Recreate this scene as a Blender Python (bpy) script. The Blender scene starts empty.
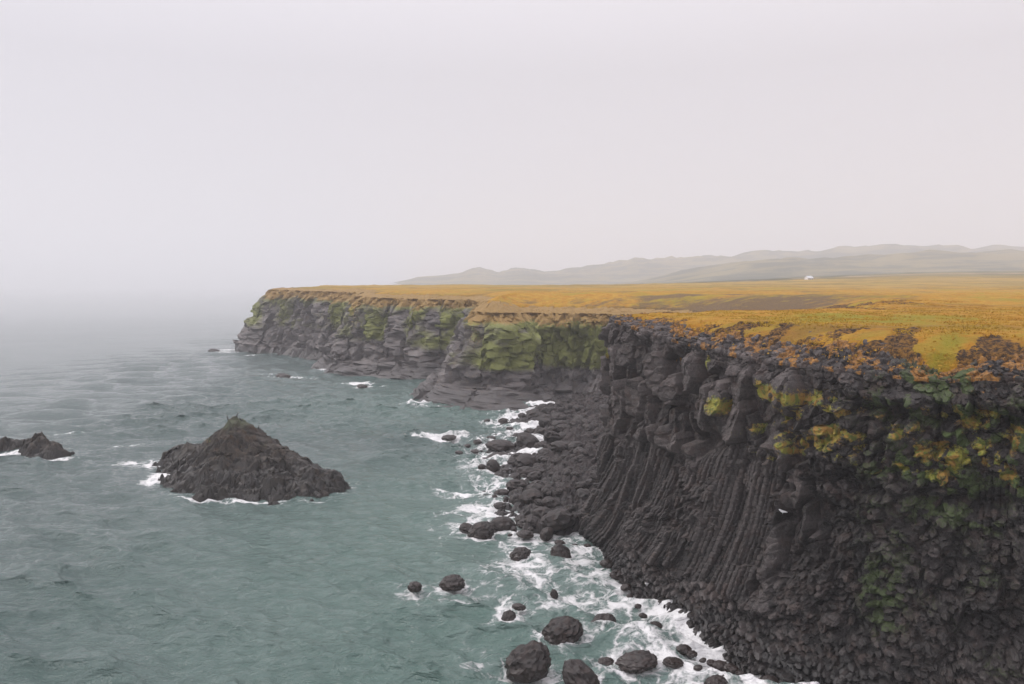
import bpy, bmesh, math, random
import numpy as np
from mathutils import Vector

random.seed(7)
RNG = np.random.default_rng(11)
scene = bpy.context.scene
COL = scene.collection

# ------------------------------------------------------------------ camera
FPX = 804.0
CAMZ = 25.0
PITCH = math.atan((342 - 286) / FPX)
cam_d = bpy.data.cameras.new("camera")
cam = bpy.data.objects.new("camera", cam_d)
COL.objects.link(cam)
cam.location = (0, 0, CAMZ)
cam.rotation_euler = (math.pi / 2 - PITCH, 0, 0)
cam_d.sensor_width = 36
cam_d.lens = 36 * FPX / 1024
cam_d.clip_start = 0.3
cam_d.clip_end = 30000
scene.camera = cam


def W(px, py, z=0.0):
    """world point at height z that the survey pixel (px, py) sees"""
    a = (px - 512) / FPX
    b = (342 - py) / FPX
    dx, dy, dz = a, math.cos(PITCH) + b * math.sin(PITCH), -math.sin(PITCH) + b * math.cos(PITCH)
    t = (z - CAMZ) / dz
    return (dx * t, dy * t, z)


# ------------------------------------------------------------------ noise
def _h(i, j, k, s):
    n = (i.astype(np.int64) * 374761393 + j.astype(np.int64) * 668265263 + k * 2147483647 + s * 1274126177) & 0xFFFFFFFF
    n = ((n ^ (n >> 13)) * 1274126177) & 0xFFFFFFFF
    n = ((n ^ (n >> 16)) * 2246822519) & 0xFFFFFFFF
    n = n ^ (n >> 15)
    return (n & 0xFFFFFF) / float(0x1000000)


def vn2(x, y, s=0):
    i = np.floor(x); j = np.floor(y)
    fx = x - i; fy = y - j
    fx = fx * fx * fx * (fx * (fx * 6 - 15) + 10); fy = fy * fy * fy * (fy * (fy * 6 - 15) + 10)
    i = i.astype(np.int64); j = j.astype(np.int64)
    a = _h(i, j, 0, s); b = _h(i + 1, j, 0, s); c = _h(i, j + 1, 0, s); d = _h(i + 1, j + 1, 0, s)
    return (a + (b - a) * fx) * (1 - fy) + (c + (d - c) * fx) * fy


def fbm2(x, y, oct=4, s=0, gain=.5):
    """about -1..1"""
    r = np.zeros_like(x, dtype=float); amp = 1.0; tot = 0
    for o in range(oct):
        r += amp * (vn2(x * 2 ** o + 17.3 * o, y * 2 ** o - 9.1 * o, s + o) * 2 - 1)
        tot += amp; amp *= gain
    return r / tot * 1.5


def vn3(x, y, z, s=0):
    i = np.floor(x); j = np.floor(y); k = np.floor(z)
    fx = x - i; fy = y - j; fz = z - k
    fx = fx * fx * (3 - 2 * fx); fy = fy * fy * (3 - 2 * fy); fz = fz * fz * (3 - 2 * fz)
    i = i.astype(np.int64); j = j.astype(np.int64); k = k.astype(np.int64)
    def L(dk):
        a = _h(i, j, k + dk, s); b = _h(i + 1, j, k + dk, s); c = _h(i, j + 1, k + dk, s); d = _h(i + 1, j + 1, k + dk, s)
        return (a + (b - a) * fx) * (1 - fy) + (c + (d - c) * fx) * fy
    return L(0) * (1 - fz) + L(1) * fz


def fbm3(p, oct=4, s=0):
    r = np.zeros(len(p)); amp = 1; tot = 0
    for o in range(oct):
        q = p * 2 ** o + 13.7 * o
        r += amp * (vn3(q[:, 0], q[:, 1], q[:, 2], s + o) * 2 - 1); tot += amp; amp *= .5
    return r / tot * 1.5


def worley2(u, v, s=0, jit=.9):
    """F1, F2, cell random x3, offset from the cell centre"""
    i0 = np.floor(u).astype(np.int64); j0 = np.floor(v).astype(np.int64)
    f1 = np.full(u.shape, 9.); f2 = np.full(u.shape, 9.)
    bi = np.zeros(u.shape, np.int64); bj = np.zeros(u.shape, np.int64)
    du = np.zeros(u.shape); dv = np.zeros(u.shape)
    for a in (-1, 0, 1):
        for b in (-1, 0, 1):
            i = i0 + a; j = j0 + b
            cx = i + .5 + jit * (_h(i, j, 1, s) - .5); cy = j + .5 + jit * (_h(i, j, 2, s) - .5)
            x = u - cx; y = v - cy
            d = np.sqrt(x * x + y * y)
            m = d < f1
            f2 = np.where(m, f1, np.minimum(f2, d))
            f1 = np.where(m, d, f1)
            bi = np.where(m, i, bi); bj = np.where(m, j, bj)
            du = np.where(m, x, du); dv = np.where(m, y, dv)
    return f1, f2, _h(bi, bj, 3, s), _h(bi, bj, 4, s), _h(bi, bj, 5, s), du, dv


def boxes(u, v, su, sv, s, off, tilt, steep=2.0, ang=.45, size=(.42, .95)):
    """overlapping tilted angular blocks: relief in metres, two randoms of the block on top, distance in from its edge"""
    u = u / su; v = v / sv
    i0 = np.floor(u).astype(np.int64); j0 = np.floor(v).astype(np.int64)
    best = np.full(u.shape, -9.); bi = np.zeros(u.shape, np.int64); bj = np.zeros(u.shape, np.int64); be = np.zeros(u.shape)
    m_ = (su + sv) / 2
    for a in (-1, 0, 1):
        for b in (-1, 0, 1):
            i = i0 + a; j = j0 + b
            x = u - (i + .5 + .9 * (_h(i, j, 1, s) - .5)); y = v - (j + .5 + .9 * (_h(i, j, 2, s) - .5))
            th = (_h(i, j, 3, s) - .5) * 2 * ang
            ca = np.cos(th); sa = np.sin(th)
            X = x * ca + y * sa; Y = y * ca - x * sa
            wx = size[0] + (size[1] - size[0]) * _h(i, j, 4, s); wy = size[0] + (size[1] - size[0]) * _h(i, j, 5, s)
            sk = (_h(i, j, 10, s) - .5) * .8
            p = np.abs(X + sk * Y) / wx; q = np.abs(Y) / wy
            e = np.maximum(np.maximum(p, q), (p + q) * (.62 + .2 * _h(i, j, 11, s))) - .72
            h = off * (_h(i, j, 6, s) - .5) * 2 + tilt * m_ * ((_h(i, j, 7, s) - .5) * 2 * X + (_h(i, j, 8, s) - .48) * 2 * Y) - steep * m_ * np.maximum(e, 0)
            k = h > best
            best = np.where(k, h, best); bi = np.where(k, i, bi); bj = np.where(k, j, bj); be = np.where(k, -e, be)
    return np.maximum(best, -off * 1.6 - .1), _h(bi, bj, 6, s), _h(bi, bj, 9, s), be


def sst(a, b, x):
    t = np.clip((x - a) / (b - a), 0, 1)
    return t * t * (3 - 2 * t)


# ------------------------------------------------------------------ mesh helpers
def mesh_from(name, V, F, mat=None, smooth=False, attrs=None, link=True):
    me = bpy.data.meshes.new(name)
    V = np.asarray(V, np.float32); F = np.asarray(F, np.int32)
    n = F.shape[1]
    me.vertices.add(len(V)); me.vertices.foreach_set("co", V.ravel())
    me.loops.add(F.size); me.loops.foreach_set("vertex_index", F.ravel())
    me.polygons.add(len(F))
    me.polygons.foreach_set("loop_start", np.arange(0, F.size, n, dtype=np.int32))
    me.polygons.foreach_set("use_smooth", np.full(len(F), smooth, bool))
    me.update(calc_edges=True)
    for k, a in (attrs or {}).items():
        a = np.asarray(a, np.float32)
        if a.ndim == 1:
            at = me.attributes.new(k, 'FLOAT', 'POINT'); at.data.foreach_set("value", a)
        else:
            at = me.attributes.new(k, 'FLOAT_COLOR', 'POINT')
            c = np.ones((len(a), 4), np.float32); c[:, :a.shape[1]] = a
            at.data.foreach_set("color", c.ravel())
    if mat: me.materials.append(mat)
    if not link: return me
    o = bpy.data.objects.new(name, me); COL.objects.link(o)
    return o


def grid_faces(nr, nc, off=0):
    a = np.arange(nr * nc).reshape(nr, nc) + off
    return np.stack([a[:-1, :-1].ravel(), a[:-1, 1:].ravel(), a[1:, 1:].ravel(), a[1:, :-1].ravel()], 1)


def axis(segs):
    out = []
    for a, b, n in segs:
        out.append(np.linspace(a, b, int(round(n)), endpoint=False))
    out.append(np.array([segs[-1][1]]))
    return np.concatenate(out)


def geo(a, b, h, r):
    """points from a towards b with growing steps (excludes a, ends at b)"""
    out = []; x = 0; L = abs(b - a); s = 1 if b > a else -1
    while x < L:
        x = min(L, x + h); h *= r; out.append(a + s * x)
    return np.array(out)


def tag(o, label=None, cat=None, group=None, kind=None):
    for k, v in (("label", label), ("category", cat), ("group", group), ("kind", kind)):
        if v: o[k] = v
    return o


def empty(name, loc):
    o = bpy.data.objects.new(name, None); COL.objects.link(o); o.location = loc
    return o


# ------------------------------------------------------------------ node helpers
class NT:
    def __init__(self, name):
        self.m = bpy.data.materials.new(name); self.m.use_nodes = True
        self.t = self.m.node_tree; self.n = self.t.nodes; self.l = self.t.links
        self.b = self.n["Principled BSDF"]

    def new(self, ty, **kw):
        n = self.n.new(ty)
        for k, v in kw.items():
            if k.startswith("i_"):
                n.inputs[int(k[2:]) if k[2:].isdigit() else k[2:].replace("_", " ")].default_value = v
            else: setattr(n, k, v)
        return n

    def link(self, a, b):
        self.l.new(a, b)

    def val(self, sock, v):
        if isinstance(v, bpy.types.NodeSocket): self.link(v, sock)
        else: sock.default_value = v

    def math(self, op, a, b=0.0, c=None, clamp=False):
        n = self.new("ShaderNodeMath", operation=op, use_clamp=clamp)
        self.val(n.inputs[0], a); self.val(n.inputs[1], b)
        if c is not None: self.val(n.inputs[2], c)
        return n.outputs[0]

    def ramp(self, x, lo, hi):
        n = self.new("ShaderNodeMapRange", interpolation_type='SMOOTHSTEP')
        self.val(n.inputs[0], x); self.val(n.inputs[1], lo); self.val(n.inputs[2], hi)
        return n.outputs[0]

    def mix(self, f, a, b, mode='MIX'):
        n = self.new("ShaderNodeMix", data_type='RGBA', blend_type=mode)
        self.val(n.inputs[0], f)
        for s, v in ((n.inputs[6], a), (n.inputs[7], b)):
            if isinstance(v, (tuple, list)): v = tuple(v) + ((1,) if len(v) == 3 else ())
            self.val(s, v)
        return n.outputs[2]

    def attr(self, name):
        return self.new("ShaderNodeAttribute", attribute_name=name)

    def pos(self):
        return self.new("ShaderNodeNewGeometry").outputs["Position"]

    def mapping(self, v, scale=(1, 1, 1), rot=(0, 0, 0)):
        n = self.new("ShaderNodeMapping"); n.inputs["Scale"].default_value = scale; n.inputs["Rotation"].default_value = rot
        self.link(v, n.inputs[0]); return n.outputs[0]

    def noise(self, v, scale, detail=4, rough=.55, dist=0, color=False):
        n = self.new("ShaderNodeTexNoise"); n.inputs["Scale"].default_value = scale
        n.inputs["Detail"].default_value = detail; n.inputs["Roughness"].default_value = rough
        n.inputs["Distortion"].default_value = dist
        self.link(v, n.inputs["Vector"])
        return n.outputs[1 if color else 0]

    def bump(self, h, strength, dist, normal=None):
        n = self.new("ShaderNodeBump"); n.inputs["Strength"].default_value = strength; n.inputs["Distance"].default_value = dist
        self.link(h, n.inputs["Height"])
        if normal is not None: self.link(normal, n.inputs["Normal"])
        return n.outputs[0]

    def sep(self, c):
        n = self.new("ShaderNodeSeparateColor"); self.link(c, n.inputs[0]); return n.outputs

    def sepxyz(self, c):
        n = self.new("ShaderNodeSeparateXYZ"); self.link(c, n.inputs[0]); return n.outputs


# ------------------------------------------------------------------ materials
def rock_material(name, dark, light, brown, bump=.05, green=(.055, .085, .018), turf=((.30, .14, .022), (.12, .06, .022))):
    T = NT(name); P = T.pos()
    A = T.attr("mask"); r, g, b = T.sep(A.outputs["Color"])[:3]
    wet = T.attr("wet").outputs["Fac"]; top = T.attr("turf").outputs["Fac"]
    n1 = T.noise(P, .9, 6, .65); n2 = T.noise(P, 6, 5, .6); n3 = T.noise(P, .18, 3)
    f = T.math('ADD', T.math('MULTIPLY', b, .75), T.math('MULTIPLY', T.math('SUBTRACT', T.noise(P, 4, 8, .75), .28), 1.0))
    c = T.mix(T.math('POWER', T.ramp(f, .2, 1.1), 1.35), dark, light)
    c = T.mix(T.math('MULTIPLY', T.ramp(n1, .48, .68), .55), c, brown)
    c = T.mix(T.math('MULTIPLY', T.ramp(n3, .45, .65), .35), c, tuple(x * .55 for x in light))
    sp = T.ramp(T.noise(P, 14, 3, .7), .60, .68)
    c = T.mix(T.math('MULTIPLY', sp, .35), c, tuple(min(1, x * 2.2) for x in light))
    gm = T.ramp(T.math('ADD', g, T.math('MULTIPLY', T.math('SUBTRACT', n2, .5), .9)), .35, .75)
    gc = T.mix(n1, green, tuple(x * .5 for x in green))
    c = T.mix(gm, c, gc)
    lm = T.math('MULTIPLY', T.ramp(T.math('ADD', r, T.math('MULTIPLY', T.math('SUBTRACT', T.noise(P, 5, 9, .8), .5), 2.0)), .38, .66), .9)
    lc = T.mix(T.ramp(n1, .40, .58), (.24, .23, .030), (.29, .16, .03))
    lc = T.mix(T.ramp(T.noise(P, 2.4, 4), .5, .62), lc, (.12, .15, .025))
    c = T.mix(lm, c, lc)
    tm = T.ramp(T.math('ADD', top, T.math('MULTIPLY', T.math('SUBTRACT', T.noise(P, 2.6, 5, .65), .5), 1.6)), .38, .62)
    tc = T.mix(T.ramp(n2, .35, .65), *turf)
    c = T.mix(tm, c, tc)
    c = T.mix(T.math('MULTIPLY', wet, .6), c, tuple(x * .35 for x in dark))
    T.link(c, T.b.inputs["Base Color"])
    ro = T.math('SUBTRACT', .8, T.math('MULTIPLY', wet, .42))
    T.link(ro, T.b.inputs["Roughness"])
    hh = T.math('ADD', T.math('MULTIPLY', n2, .7), T.math('MULTIPLY', T.noise(P, 22, 4, .7), .3))
    T.link(T.bump(hh, .9, bump), T.b.inputs["Normal"])
    return T.m


M_cliff = rock_material("basalt", (.004, .003, .003), (.125, .106, .101), (.070, .043, .034), .08)
M_far = rock_material("far_basalt_hazed", (.045, .040, .041), (.22, .20, .195), (.15, .11, .08), .2, green=(.20, .215, .05), turf=((.33, .20, .05), (.20, .125, .045)))  # paler than the near basalt: lichen grey plus haze put into the colours
M_stack = rock_material("stack_rock", (.005, .0035, .003), (.055, .044, .034), (.075, .042, .018), .12, green=(.07, .085, .04))


def boulder_material():
    T = NT("wet_boulder"); P = T.pos(); oi = T.new("ShaderNodeObjectInfo")
    z = T.sepxyz(P)[2]
    n1 = T.noise(P, 1.6, 6, .65); n2 = T.noise(P, 9, 5, .65)
    c = T.mix(T.ramp(n2, .3, .7), (.004, .0035, .0035), (.030, .023, .021))
    c = T.mix(T.math('MULTIPLY', T.ramp(n1, .45, .65), .6), c, (.040, .021, .015))
    c = T.mix(T.math('MULTIPLY', oi.outputs["Random"], .35), c, (.030, .024, .023))
    wl = T.math('SUBTRACT', 1.0, T.ramp(T.math('ADD', z, T.math('MULTIPLY', n1, .7)), .45, 1.3))
    c = T.mix(T.math('MULTIPLY', wl, .7), c, (.020, .011, .008))
    T.link(c, T.b.inputs["Base Color"])
    T.link(T.math('SUBTRACT', .62, T.math('MULTIPLY', wl, .3)), T.b.inputs["Roughness"])
    T.link(T.bump(n2, .7, .03), T.b.inputs["Normal"])
    return T.m


M_boulder = boulder_material()


def land_material():
    T = NT("moor"); P = T.pos()
    r, g, b = T.sep(T.attr("mask").outputs["Color"])[:3]
    far = T.attr("far").outputs["Fac"]; pale = T.attr("pale").outputs["Fac"]
    n1 = T.noise(P, .09, 6, .6, .6); n2 = T.noise(P, .8, 6, .65); n3 = T.noise(P, 5, 5, .7)
    ns = T.noise(T.mapping(P, (.02, .11, .02), (0, 0, .12)), 1, 6, .62, .4)
    c = T.mix(T.ramp(n2, .32, .66), (.46, .205, .020), (.54, .32, .045))
    c = T.mix(T.math('MULTIPLY', T.ramp(n3, .50, .68), .5), c, (.24, .12, .018))
    c = T.mix(T.math('MULTIPLY', T.ramp(T.noise(T.mapping(P, (.16, .42, .2), (0, 0, .3)), 1, 7, .7, .3), .5, .62), .6), c, (.36, .28, .04))
    c = T.mix(T.math('MULTIPLY', T.ramp(T.noise(T.mapping(P, (.5, .9, .2), (0, 0, -.2)), 1, 7, .72, .3), .55, .68), .6), c, (.33, .15, .025))
    c = T.mix(T.math('MULTIPLY', T.ramp(T.math('ADD', g, T.math('MULTIPLY', T.math('SUBTRACT', n2, .5), .7)), .35, .75), .9), c, (.31, .27, .028))
    c = T.mix(T.math('MULTIPLY', T.ramp(ns, .52, .66), .55), c, (.22, .13, .04))
    c = T.mix(T.math('MULTIPLY', T.ramp(n1, .55, .7), .5), c, (.24, .16, .03))
    c = T.mix(T.ramp(T.math('ADD', b, T.math('MULTIPLY', T.math('SUBTRACT', T.noise(T.mapping(P, (.25, .5, .2)), 1, 8, .72), .5), 2.0)), .3, .75), c,
              T.mix(T.ramp(n3, .35, .65), (.11, .078, .058), (.22, .14, .06)))
    c = T.mix(T.math('MULTIPLY', T.ramp(T.sepxyz(P)[1], 120, 380), .8), c, T.mix(T.ramp(ns, .42, .6), (.38, .26, .085), (.22, .17, .06)))  # grass paled with distance, haze put into the colour
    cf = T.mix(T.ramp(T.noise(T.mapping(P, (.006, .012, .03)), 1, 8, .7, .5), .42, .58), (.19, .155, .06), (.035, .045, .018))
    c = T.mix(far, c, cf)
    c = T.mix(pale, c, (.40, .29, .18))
    rk = T.ramp(T.math('ADD', T.math('MULTIPLY', r, .8), T.math('MULTIPLY', T.math('SUBTRACT', n3, .5), 1.1)), .4, .6)
    rc = T.mix(T.ramp(T.noise(P, 3.2, 5, .7), .4, .65), (.045, .032, .026), (.30, .155, .04))
    c = T.mix(rk, c, rc)
    T.link(c, T.b.inputs["Base Color"]); T.b.inputs["Roughness"].default_value = .9
    T.b.inputs["Specular IOR Level"].default_value = .15
    T.link(T.bump(T.math('ADD', n3, n2), 1.0, .4), T.b.inputs["Normal"])
    return T.m


M_land = land_material()


def sea_material():
    T = NT("sea_water"); P = T.pos()
    foam = T.attr("foam").outputs["Fac"]; shal = T.attr("shallow").outputs["Fac"]
    wx = T.noise(P, .35, 3, .5, 0, True)
    warp = T.new("ShaderNodeVectorMath", operation='MULTIPLY_ADD')
    T.link(wx, warp.inputs[0]); warp.inputs[1].default_value = (3.2, 3.2, 0); T.link(P, warp.inputs[2])
    Q = warp.outputs[0]
    wx2 = T.noise(P, 1.5, 3, .5, 0, True)
    warp2 = T.new("ShaderNodeVectorMath", operation='MULTIPLY_ADD')
    T.link(wx2, warp2.inputs[0]); warp2.inputs[1].default_value = (.9, .9, 0); T.link(Q, warp2.inputs[2])
    Q2 = warp2.outputs[0]
    vo = T.new("ShaderNodeTexVoronoi", feature='DISTANCE_TO_EDGE'); vo.inputs["Scale"].default_value = .55; T.link(Q2, vo.inputs["Vector"])
    vo2 = T.new("ShaderNodeTexVoronoi", feature='DISTANCE_TO_EDGE'); vo2.inputs["Scale"].default_value = 1.7; T.link(Q2, vo2.inputs["Vector"])
    lace = T.math('SUBTRACT', 1.0, T.ramp(vo.outputs[0], .0, .22)); lace2 = T.math('SUBTRACT', 1.0, T.ramp(vo2.outputs[0], .0, .25))
    nf = T.noise(Q2, .5, 8, .68); nn = T.noise(Q2, 3.5, 6, .7)
    comb = T.math('ADD', T.math('ADD', T.math('MULTIPLY', nf, .95), T.math('MULTIPLY', lace, .20)),
                  T.math('ADD', T.math('MULTIPLY', lace2, .09), T.math('MULTIPLY', T.math('SUBTRACT', nn, .5), .5)))
    thr = T.math('SUBTRACT', 1.10, T.math('MULTIPLY', foam, .86))
    fm = T.ramp(T.math('SUBTRACT', comb, thr), -.10, .22)
    fm = T.math('MULTIPLY', fm, T.ramp(foam, .02, .12))
    # thin aerated milkiness round the foam
    milk = T.math('MULTIPLY', T.ramp(T.math('SUBTRACT', comb, thr), -.45, .15), T.math('MULTIPLY', foam, .55))
    pn = T.noise(T.mapping(P, (.02, .035, .02)), 1, 5, .6, .8)
    c = T.mix(T.ramp(pn, .35, .65), (.030, .062, .058), (.062, .094, .090))
    c = T.mix(shal, c, (.085, .145, .125))
    c = T.mix(milk, c, (.30, .37, .36))
    c = T.mix(fm, c, (.78, .78, .78))
    T.link(c, T.b.inputs["Base Color"])
    T.link(T.math('ADD', .05, T.math('MULTIPLY', fm, .6)), T.b.inputs["Roughness"])
    T.b.inputs["IOR"].default_value = 1.40
    w1 = T.noise(T.mapping(P, (.55, 1.15, 1), (0, 0, -.25)), 1, 5, .6, .6)
    w2 = T.noise(T.mapping(P, (2.2, 4.2, 1), (0, 0, .2)), 1, 4, .6, .5)
    w3 = T.noise(T.mapping(P, (.09, .22, 1), (0, 0, -.1)), 1, 4, .55, .4)
    h = T.math('ADD', T.math('MULTIPLY', w1, .75), T.math('ADD', T.math('MULTIPLY', w2, .16), T.math('MULTIPLY', w3, 1.1)))
    h = T.math('ADD', h, T.math('MULTIPLY', fm, .12))
    bn = T.bump(h, 1.0, .75)
    T.val(bn.node.inputs["Strength"], T.math('SUBTRACT', 1.0, T.math('MULTIPLY', T.ramp(T.sepxyz(P)[1], 120, 800), .70)))
    T.link(bn, T.b.inputs["Normal"])
    return T.m


M_sea = sea_material()


def simple(name, col, rough=.7, var=.25, scale=4):
    T = NT(name); P = T.new("ShaderNodeTexCoord").outputs["Object"]
    c = T.mix(T.noise(P, scale, 4), tuple(x * (1 - var) for x in col), tuple(min(1, x * (1 + var)) for x in col))
    T.link(c, T.b.inputs["Base Color"]); T.b.inputs["Roughness"].default_value = rough
    return T.m


# ------------------------------------------------------------------ coast
# x, y, rim height, flare at the foot, bench width, fringe width
NEAR = [(120, 8, 19.5, 3, 2, 7), (75, 24, 19.5, 3, 2, 7), (58, 31, 19.5, 3, 2, 7), (42, 38.5, 20.1, 3, 2, 6.5), (33, 42.5, 20.1, 3.2, 2, 6.5), (28, 44.8, 20.0, 3.2, 2, 6.5),
        (24.7, 47.5, 19.8, 3.2, 2, 6.5), (21, 51, 19.8, 3.2, 1.6, 6), (18.3, 54.5, 19.9, 3.0, 1.4, 5.5), (15.5, 59, 20.2, 2.8, 1.2, 5),
        (12.8, 65.5, 20.9, 2.6, .8, 4), (10.8, 72, 21.5, 2.2, .6, 3), (9.5, 77, 22.0, 1.9, .5, 2), (10.0, 80.5, 22.0, 2.2, .5, 2),
        (13.5, 84.5, 21.8, 3, .5, 3), (22, 92, 21.5, 3, 1, 5), (32, 104, 21.0, 3, 2, 8)]
FAR = [(42, 118, 20.0, 4, 3, 14), (46, 134, 19.5, 4, 3, 18), (45, 150, 19, 4, 3, 20), (38, 163, 19, 3, 4, 18), (28, 173, 19.2, 2, 6, 14), (17, 179, 19.3, 2, 8, 12),
       (6, 181, 19.3, 2, 9, 11), (-2, 179.5, 19.4, 2, 11, 10), (-6.5, 181, 19.5, 2, 12, 9), (-8.5, 187, 20, 2, 8, 8), (-5, 197, 20.5, 2.5, 4, 9),
       (-3, 208, 21, 2.5, 4, 10), (-7, 218, 21.3, 2, 6, 10), (-19, 226, 21.5, 2, 8, 9), (-32, 233, 21.8, 2.5, 10, 8), (-40, 237, 22, 2.5, 12, 8),
       (-46, 244, 22.3, 3, 8, 7), (-45, 257, 22.5, 3, 5, 7), (-47, 269, 23, 3, 4, 7), (-57, 281, 23.3, 4, 4, 7), (-70, 292, 23.5, 5, 4, 7), (-82, 303, 23.8, 5, 3, 6),
       (-88.5, 310, 24, 10, 2, 5), (-92.5, 319, 24, 8, 2, 5), (-93, 335, 24, 4, 3, 5)]
BACK = [(-78, 380), (-70, 450), (-80, 600), (-150, 1000), (-240, 1700), (-400, 2600), (-600, 5600), (7400, 5600), (7400, 8)]


def catmull(pts, n=10):
    P = np.array(pts, float); out = []
    for i in range(len(P) - 1):
        p0 = P[max(i - 1, 0)]; p1 = P[i]; p2 = P[i + 1]; p3 = P[min(i + 2, len(P) - 1)]
        for t in np.linspace(0, 1, n, endpoint=False):
            out.append(.5 * ((2 * p1) + (-p0 + p2) * t + (2 * p0 - 5 * p1 + 4 * p2 - p3) * t * t + (-p0 + 3 * p1 - 3 * p2 + p3) * t ** 3))
    out.append(P[-1]); return np.array(out)


RIM = catmull(NEAR + FAR, 8)
_s = np.r_[0, np.cumsum(np.hypot(*np.diff(RIM[:, :2], axis=0).T))]
_t = np.gradient(RIM[:, :2], axis=0); _t /= np.linalg.norm(_t, axis=1, keepdims=True)
_a = np.where(np.arange(len(RIM)) > (len(NEAR) - 1) * 8, 1.0, .22)          # the rim is ragged, more so on the far cliffs
_w = _a * (1.9 * fbm2(_s / 13, _s * 0, 2, 160) + 1.0 * fbm2(_s / 4, _s * 0 + 5, 2, 161))
RIM[:, 0] -= _t[:, 1] * _w; RIM[:, 1] += _t[:, 0] * _w
SEG = RIM[:-1], RIM[1:]
POLY = np.vstack([RIM[:, :2], np.array(BACK, float)])


def coast_sd(x, y):
    """signed distance inland from the rim, the rim height there and the fringe width there"""
    n = len(x); sd = np.empty(n); zr = np.empty(n); fw = np.empty(n)
    A, B = SEG; ab = B[:, :2] - A[:, :2]; L2 = (ab ** 2).sum(1)
    xn, yn = np.roll(POLY[:, 0], -1), np.roll(POLY[:, 1], -1)
    for s in range(0, n, 20000):
        X = x[s:s + 20000, None]; Y = y[s:s + 20000, None]
        t = np.clip(((X - A[:, 0]) * ab[:, 0] + (Y - A[:, 1]) * ab[:, 1]) / L2, 0, 1)
        d = (X - A[:, 0] - t * ab[:, 0]) ** 2 + (Y - A[:, 1] - t * ab[:, 1]) ** 2
        k = d.argmin(1); ii = np.arange(len(k)); tt = t[ii, k]
        c = (POLY[:, 1] > Y) != (yn > Y)
        xi = (xn - POLY[:, 0]) * (Y - POLY[:, 1]) / np.where(yn == POLY[:, 1], 1e-9, yn - POLY[:, 1]) + POLY[:, 0]
        inside = ((c & (X < xi)).sum(1) % 2) == 1
        sd[s:s + 20000] = np.sqrt(d[ii, k]) * np.where(inside, 1, -1)
        zr[s:s + 20000] = A[k, 2] + (B[k, 2] - A[k, 2]) * tt
        fw[s:s + 20000] = A[k, 5] + (B[k, 5] - A[k, 5]) * tt
    return sd, zr, fw


RB = np.array([(300, 287), (385, 286), (398, 282), (412, 278.5), (426, 275), (438, 275.5), (450, 274), (462, 272), (472, 268), (480, 267), (490, 269), (500, 272.5), (512, 269), (523, 266.5), (534, 267.5), (543, 269.5), (556, 268.5), (569, 266), (581, 266.5), (593, 264.5), (610, 261), (626, 256.5), (650, 255.5), (679, 254),
               (720, 252), (817, 248), (850, 247), (883, 243), (936, 242.6), (952, 246), (1024, 244.5), (1300, 240), (2500, 236)], float)
RA = np.array([(300, 287), (600, 286), (650, 279), (684, 270), (734, 259), (777, 256), (830, 254), (883, 252.5), (950, 250), (1024, 249), (1300, 246), (2500, 240)], float)
YA, YB = 1900.0, 2900.0


def plateau(x, y):
    a = x / np.maximum(y, 20)
    z = 22.2 + np.clip(y - 80, -70, 320) * .0095
    z = z + np.clip(y - 330, 0, 700) * .026 * sst(.05, .6, a)
    amp = .25 + np.clip(y - 60, 0, 300) * .0016
    z = z + amp * fbm2(x / 28, y / 20, 4, 3) + .13 * fbm2(x / 3.1, y / 3.1, 4, 5)
    for R, yc, wf, wb, s in ((RA, YA, 360, 600, 21), (RB, YB, 430, 600, 22)):
        pxs = 512 + 804 * x / yc
        tz = CAMZ + (286 - np.interp(pxs, R[:, 0], R[:, 1])) * yc / 804
        tz = np.maximum(tz - 25, -1)
        w = np.where(y < yc, wf, wb)
        bump = np.exp(-((y - yc) / w) ** 2 * 1.2)
        rough = fbm2(x / 150, y / 150, 7, s, .66)
        base = 22.2 + 3.04 + np.clip(y - 330, 0, 700) * .026 * sst(.05, .6, a)
        z = np.where(y > 420, np.maximum(z, base + np.maximum(tz - (base - 25), 0) * bump * (.90 + .20 * rough) - .5 - 60 * (bump < .02)), z)
    return z


def land_z(x, y, sd=None, zr=None, fw=None):
    if sd is None: sd, zr, fw = coast_sd(x, y)
    zp = plateau(x, y)
    t = np.clip(sd / fw, 0, 1)
    k = 1 - (1 - t) ** 1.7
    far = sst(300, 420, y)
    zz = zr + (zp - zr) * k
    return zz * (1 - far) + zp * far


# ------------------------------------------------------------------ land sheet
gx = np.concatenate([geo(-100, -760, 4, 1.12)[::-1], axis([(-100, 5, 120), (5, 62, 240)]), geo(62, 140, .35, 1.03), geo(140, 7200, 3, 1.04)])
gy = np.concatenate([axis([(20, 34, 20), (34, 112, 300), (112, 340, 330)]), geo(340, 5500, 1.0, 1.016)])
X, Y = np.meshgrid(gx, gy)
x = X.ravel(); y = Y.ravel()
sd, zr, fw = coast_sd(x, y)
z = land_z(x, y, sd, zr, fw)
nb = fbm2(x / 3.0, y / 3.0, 4, 31)
fr = np.clip(1 - sd / np.maximum(fw, .1), -3, 1)            # 1 at the rim, 0 at the turf line
tongue = np.exp(-(((x - 24.7) * .72 + (y - 47.5) * -.69 + 1.0 * nb) / 1.3) ** 2) * (y < 70)
rockm = sst(-.02, .50, fr + .62 * nb + .22 * fbm2(x / .9, y / .9, 3, 33) - .9 * tongue - .15 * sst(.6, 1, fr)) * (y < 130)
f1, f2, ra, rb, rc, du, dv = worley2(x / .75 + nb * .3, y / .75, 9)
rub = (ra - .55) * .55 + (rb - .5) * du * .5 + (rc - .5) * dv * .5 - .25 * (f2 - f1 < .1)
z = z + np.where(y < 130, rockm * rub * .4, 0)
drop = np.clip(2.0 - sd, 0, None); z = z - drop * 2.5 * (y < 360) - np.clip(-sd, 0, 60) * (y >= 360) * .6
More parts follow.
